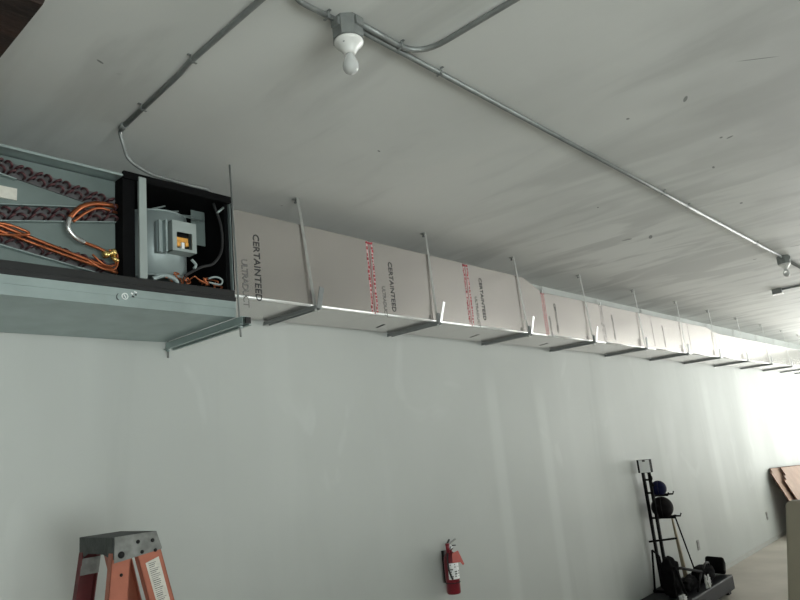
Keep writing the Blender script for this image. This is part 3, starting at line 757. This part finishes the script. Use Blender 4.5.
MB().tube([(ex-.058, ey-.03, 1.185), (ex-.064, ey-.035, 1.255)], [.013, .017], 14).build('nozzle', M['extred'], fe)
tg = MB().prism([(ex-.050, 1.180), (ex+.030, 1.190), (ex+.052, 1.15), (ex+.092, 1.080), (ex+.075, 1.072), (ex+.045, 1.100), (ex-.01, 1.105), (ex-.055, 1.112)], 'y', ey-.0625, ey-.0605)
tg.build('inspection_tag', M['tagred'], fe)
MB().box((ex-.004, ey+.055, .95), (ex+.024, ey+.084, 1.19)).build('wall_bracket', M['rubber'], fe)
MB().tube([(ex+(r+.002)*math.cos(2*PI*k/24), ey+(r+.002)*math.sin(2*PI*k/24), .958) for k in range(25)], .0035, 6).build('bracket_band', M['rubber'], fe)
fe.location = (ex+.008, 3.322, .886); fe.scale = (.91, .91, .925)

# ------------------------------------------------------------------ corner with the ball rack
# low vinyl platform
pf = MB().box((6.75, 2.885, .045), (8.64, 3.378, .20), bev=.012)
pfo = pf.build('platform_bench', M['darkmat'], None, (7.7, 3.1, 0)); tag(pfo, 'low flat dark grey vinyl platform on the floor under the ball rack', 'bench')
for x in (6.85, 7.65, 8.5):
    MB().box((x, 2.92, 0), (x+.08, 3.33, .046)).build('foot_rail', M['rubber'], pfo)
rx_ = 7.70
rk = thing('ball_rack', (rx_, 3.3, .20), 'tall narrow black steel rack holding two medicine balls', 'rack')
for y in (3.332, 3.262):
    MB().box((rx_-.016, y-.014, .2), (rx_+.016, y+.014, 1.44)).build('post', M['steelblack'], rk)
for z in (.45, .948, 1.217, 1.36):
    MB().box((rx_-.010, 3.276, z-.010), (rx_+.010, 3.318, z+.010)).build('rung', M['steelblack'], rk)
for z, ye in ((1.190, 3.125), (.952, 3.085)):
    for dx in (.075, .225):
        MB().tube([(rx_+dx, 3.262, z-.012), (rx_+dx, ye, z-.012), (rx_+dx, ye-.012, z+.018)], .009, 8).build('ball_arm', M['steelblack'], rk)
    MB().box((rx_+.016, 3.252, z-.022), (rx_+.24, 3.272, z-.002)).build('arm_bracket', M['steelblack'], rk)
MB().tube([(rx_-.025, 3.385, .700), (rx_-.025, 3.07, .738)], .011, 8).build('cross_arm', M['steelblack'], rk)
MB().box((rx_-.16, 3.22, .2), (rx_+.16, 3.372, .225)).build('base', M['steelblack'], rk)
MB().tube(smooth_path([(rx_-.02, 3.255, 1.42), (rx_-.02, 3.235, 1.38), (rx_-.02, 3.25, 1.33), (rx_-.02, 3.225, 1.29)], 6), .012, 8).build('strap_loop', M['steelblack'], rk)
sg = thing('placard', (rx_, 3.3, 1.44), 'small white placard with a dark left edge on top of the ball rack', 'sign')
MB().box((rx_-.03, 3.225, 1.44), (rx_+.03, 3.372, 1.582)).build('backing', M['steelblack'], sg)
MB().box((rx_-.034, 3.227, 1.443), (rx_-.0305, 3.348, 1.580)).build('card', M['white'], sg)
MB().box((rx_-.0355, 3.272, 1.560), (rx_-.0345, 3.305, 1.580)).build('card_print', M['printgrey'], sg)
def ball(c_, r_, m, label):
    t = bmesh.new(); bmesh.ops.create_uvsphere(t, u_segments=32, v_segments=20, radius=r_)
    for f in t.faces: f.smooth = True
    mb = MB(); mb.merge(t, 0, Matrix.Translation(c_))
    o = mb.build('medicine_ball', M[m], None, c_); tag(o, label, 'ball', 'medicine balls on the rack')
    for ax in 'XY':
        pts = [Matrix.Rotation(.3, 3, 'Z') @ (Matrix.Rotation(PI/2, 3, ax) @ Vector((r_*math.cos(2*PI*k/40), r_*math.sin(2*PI*k/40), 0)))+Vector(c_) for k in range(41)]
        MB().tube(pts, .0025, 6).build('seam', M['rubber'], o)
ball((rx_+.15, 3.246, 1.250), .084, 'blueball', 'navy blue medicine ball, the upper and smaller of the two on the rack')
ball((rx_+.15, 3.243, 1.042), .117, 'blackball', 'black medicine ball, the lower and larger of the two on the rack')
# poles and bars leaning behind
o = MB().prism([(3.222, .94), (3.206, .94), (3.145, .20), (3.195, .20)], 'x', 7.99, 8.012).build('wooden_plank', M['wood'], None, (8.0, 3.15, .2)); tag(o, 'tapered tan wooden plank leaning behind the ball rack', 'plank')
o = MB().tube([(7.96, 3.165, .95), (7.96, 3.02, .212)], .009, 8).build('metal_bar', M['steelblack'], None, (7.96, 3.03, .2)); tag(o, 'thin black bar slanting down to the right of the ball rack', 'bar')
o = MB().tube([(7.51, 3.34, .212), (7.51, 3.295, .64)], .012, 8).tube([(7.51, 3.295, .64), (7.51, 3.23, .58)], .011, 8).tube([(7.51, 3.23, .58), (7.51, 3.20, .212)], .012, 8).build('folded_stand', M['steelblack'], None, (7.51, 3.25, .2)); tag(o, 'folded black metal stand propped against the foot of the ball rack', 'stand')
# dark heap: padded sack against the rack
def blob(name, c_, s_, m, label, cat, seed, amp=.18, parts=None):
    random.seed(seed); t = bmesh.new(); bmesh.ops.create_icosphere(t, subdivisions=4, radius=1)
    ph = [random.uniform(0, 6) for _ in range(6)]
    for v in t.verts:
        n = v.co.copy(); k = 1+amp*(math.sin(4*n.x+ph[0])*math.sin(5*n.y+ph[1])+.6*math.sin(9*n.z+ph[2])*math.sin(8*n.x+ph[3]))
        e = .75; v.co = Vector([math.copysign(abs(q)**e, q)*k*w for q, w in zip(n, s_)])
        v.co.z = max(v.co.z, -(c_[2]-.201))
    for f in t.faces: f.smooth = True
    mb = MB(); mb.merge(t, 0, Matrix.Translation(c_))
    o = mb.build(name, M[m], None, (c_[0], c_[1], .2)); tag(o, label, cat); return o
blob('equipment_sack', (7.40, 3.10, .385), (.10, .080, .20), 'bagcloth', 'upright black cloth sack slumped at the foot of the ball rack', 'bag', 2)
blob('gym_bag', (7.72, 3.055, .268), (.17, .060, .068), 'bagcloth', 'low crumpled black gym bag lying on the grey platform', 'bag', 5)
g = blob('duffel_bag', (8.22, 3.06, .282), (.17, .10, .082), 'bagcloth', 'rounded black duffel bag at the right part of the heap', 'bag', 8, .12)
MB().tube(smooth_path([(8.10, 3.02, .33), (8.16, 3.0, .395), (8.26, 3.0, .39), (8.32, 3.02, .33)], 6), .012, 8).build('handle', M['rubber'], g)
o = MB().box((-.11, -.10, -.075), (.11, .10, .075), 0, Matrix.Translation((8.53, 3.02, .315)) @ Matrix.Rotation(.42, 4, 'Y') @ Matrix.Rotation(.25, 4, 'Z'), bev=.025).build('equipment_case', M['bagcloth'], None, (8.53, 3.02, .2)); tag(o, 'boxy black case tilted at the right end of the heap', 'case')
st = thing('step_frame', (7.7, 2.95, .2), 'low black tubular metal frame lying across the platform before the heap', 'frame')
MB().tube([(7.29, 3.0, .50), (7.45, 2.99, .475), (8.02, 3.0, .335)], .015, 8).build('top_tube', M['steelblack'], st)
MB().tube([(8.00, 3.0, .33), (7.62, 2.93, .216)], .013, 8).build('brace', M['steelblack'], st)
MB().tube([(7.30, 2.99, .495), (7.30, 2.92, .215)], .014, 8).build('leg', M['steelblack'], st)
MB().tube([(8.01, 2.99, .33), (8.06, 2.93, .215)], .014, 8).build('leg', M['steelblack'], st)
blob('towel', (7.90, 2.91, .262), (.055, .022, .060), 'towel', 'crumpled white cloth at the middle of the black heap', 'towel', 13, .3)
blob('rag', (7.22, 2.93, .229), (.055, .025, .03), 'towel', 'small grey-white rag on the platform below the ball rack', 'rag', 17, .35)

# outlets on the wall
for x, z, lab in ((9.13, .44, 'small grey outlet plate low on the wall beyond the ball rack'), (12.26, .40, 'small grey outlet plate low on the wall near the leaning boards')):
    o = thing('wall_outlet', (x, YW, z), lab, 'outlet', 'wall outlets')
    MB().box((x-.038, YW-.008, z-.06), (x+.038, YW-.001, z+.06), bev=.002).build('plate', M['plate'], o)
    MB().box((x-.018, YW-.012, z+.012), (x+.018, YW-.008, z+.040)).box((x-.018, YW-.012, z-.040), (x+.018, YW-.008, z-.012)).build('socket', M['greyprint'], o)

# leaning boards
def board(x0, x1, ztop, ybot, th, notch, label, ytop=3.385, dz=0.):
    n = Vector((0, -(ztop), -(ytop-ybot))).normalized()   # towards the room
    L = math.hypot(ztop, ytop-ybot)
    # local frame: u along x, v up the slope
    mb = MB(); poly = notch
    vdir = Vector((0, ytop-ybot, ztop))/L
    org = Vector((0, ybot, .0))+n*dz
    vs = []
    for u, vv in poly: vs.append(Vector((u, 0, 0))+org+vdir*vv)
    back = [p-n*0 for p in vs]; front = [p+n*th for p in vs]
    k = len(vs)
    mb.add([*back, *front], [tuple(range(k)), tuple(range(2*k-1, k-1, -1))]+[(i, (i+1) % k, k+(i+1) % k, k+i) for i in range(k)])
    for f in mb.bm.faces: 
        f.material_index = 0
    mb.bm.normal_update()
    for f in mb.bm.faces:
        if abs(f.normal.dot(n)) < .5: f.material_index = 1
    o = mb.build('leaning_board', [M['board'], M['boardedge']], None, (x0, ybot, 0))
    tag(o, label, 'board', 'brown boards against the wall'); return o
board(12.75, 15.3, 1.11, 2.93, .022, [(12.75, 0.02), (15.3, .02), (15.3, 1.06), (12.86, 1.18), (12.84, 1.12), (12.75, 1.10)], 'brown board leaning on the far wall, the rear of the two', dz=.0)
board(13.0, 15.6, 1.08, 2.86, .022, [(12.98, 0.02), (15.7, .02), (15.7, 1.05), (13.25, 1.17), (13.25, 1.03), (13.12, 1.03), (13.12, .96), (12.98, .96)], 'brown notched board leaning on the far wall, in front of the other', ytop=3.315)

# beige padded panel standing near the right edge
pn = MB(); prof = []
y0, y1, ht = .20, 1.52, 1.262
rad = .035
pts = [(y0, 0), (1.735, 0), (1.515+.005, ht-rad), (1.515-.010, ht-.008), (1.515-rad, ht), (y0, ht)]
pn.prism(pts, 'x', 6.0, 6.11)
po = pn.build('padded_panel', M['beige'], None, (6.05, .9, 0)); tag(po, 'beige upright padded panel with a rounded top corner at the right edge', 'panel')
bv = po.modifiers.new('soft', 'BEVEL'); bv.width = .018; bv.segments = 3; bv.limit_method = 'ANGLE'
MB().tube([(5.994, y0, .05), (5.994, 1.705, .05)], .006, 8).build('piping', M['beige'], po)

# ------------------------------------------------------------------ daylight
wd = bpy.data.worlds.new('sky'); SC.world = wd; wd.use_nodes = True
nt = wd.node_tree; bg = nt.nodes['Background']
tc = nt.nodes.new('ShaderNodeTexCoord'); sx = nt.nodes.new('ShaderNodeSeparateXYZ')
nt.links.new(tc.outputs['Generated'], sx.inputs[0])
mr = nt.nodes.new('ShaderNodeMapRange'); mr.inputs[1].default_value = -.1; mr.inputs[2].default_value = .9
mr.inputs[3].default_value = 0; mr.inputs[4].default_value = 1; mr.interpolation_type = 'SMOOTHSTEP'
nt.links.new(sx.outputs['X'], mr.inputs[0])
mx = nt.nodes.new('ShaderNodeMix'); mx.data_type = 'RGBA'; nt.links.new(mr.outputs[0], mx.inputs[0])
mx.inputs[6].default_value = (.95, .99, .985, 1); mx.inputs[7].default_value = (1.0, .975, .955, 1)
nt.links.new(mx.outputs[2], bg.inputs[0])
ms = nt.nodes.new('ShaderNodeMapRange'); ms.inputs[1].default_value = 0; ms.inputs[2].default_value = 1
WS_SIDE, WS_END, LOWER_GAIN = 3.5, 6.1, 3.6
ms.inputs[3].default_value = WS_SIDE; ms.inputs[4].default_value = WS_END
nt.links.new(mr.outputs[0], ms.inputs[0])
# added glow below the horizon lights the ceiling from beneath; dimmer above
gz = nt.nodes.new('ShaderNodeMapRange'); gz.inputs[1].default_value = .12; gz.inputs[2].default_value = -.12
gz.inputs[3].default_value = .62; gz.inputs[4].default_value = LOWER_GAIN; gz.interpolation_type = 'SMOOTHSTEP'
nt.links.new(sx.outputs['Z'], gz.inputs[0])
mm = nt.nodes.new('ShaderNodeMath'); mm.operation = 'MULTIPLY'; nt.links.new(ms.outputs[0], mm.inputs[0]); nt.links.new(gz.outputs[0], mm.inputs[1])
nt.links.new(mm.outputs[0], bg.inputs[1])

# ------------------------------------------------------------------ camera
X = Vector((0.66965969, 0.10260915, 0.73554556)); Y = Vector((-0.73635235, 0.22062534, 0.63961682)); Z = Vector((-0.09664945, -0.9699463, 0.22330038))
cam = bpy.data.cameras.new('camera'); co = bpy.data.objects.new('camera', cam); COL.objects.link(co)
cam.sensor_width = 36; cam.lens = 681/800*36; cam.clip_start = .02
right = Vector((X[0], Y[0], Z[0])); up = -Vector((X[1], Y[1], Z[1])); back = -Vector((X[2], Y[2], Z[2]))
m = Matrix.Identity(4)
for i, v in enumerate((right, up, back)):
    for j in range(3): m[j][i] = v[j]
m.translation = (0, 0, 1.88)
co.matrix_world = m
SC.camera = co

SC.view_settings.view_transform = 'Standard'; SC.view_settings.look = 'None'; SC.view_settings.gamma = 1
SC.view_settings.use_curve_mapping = False
SC.view_settings.exposure = 0.0
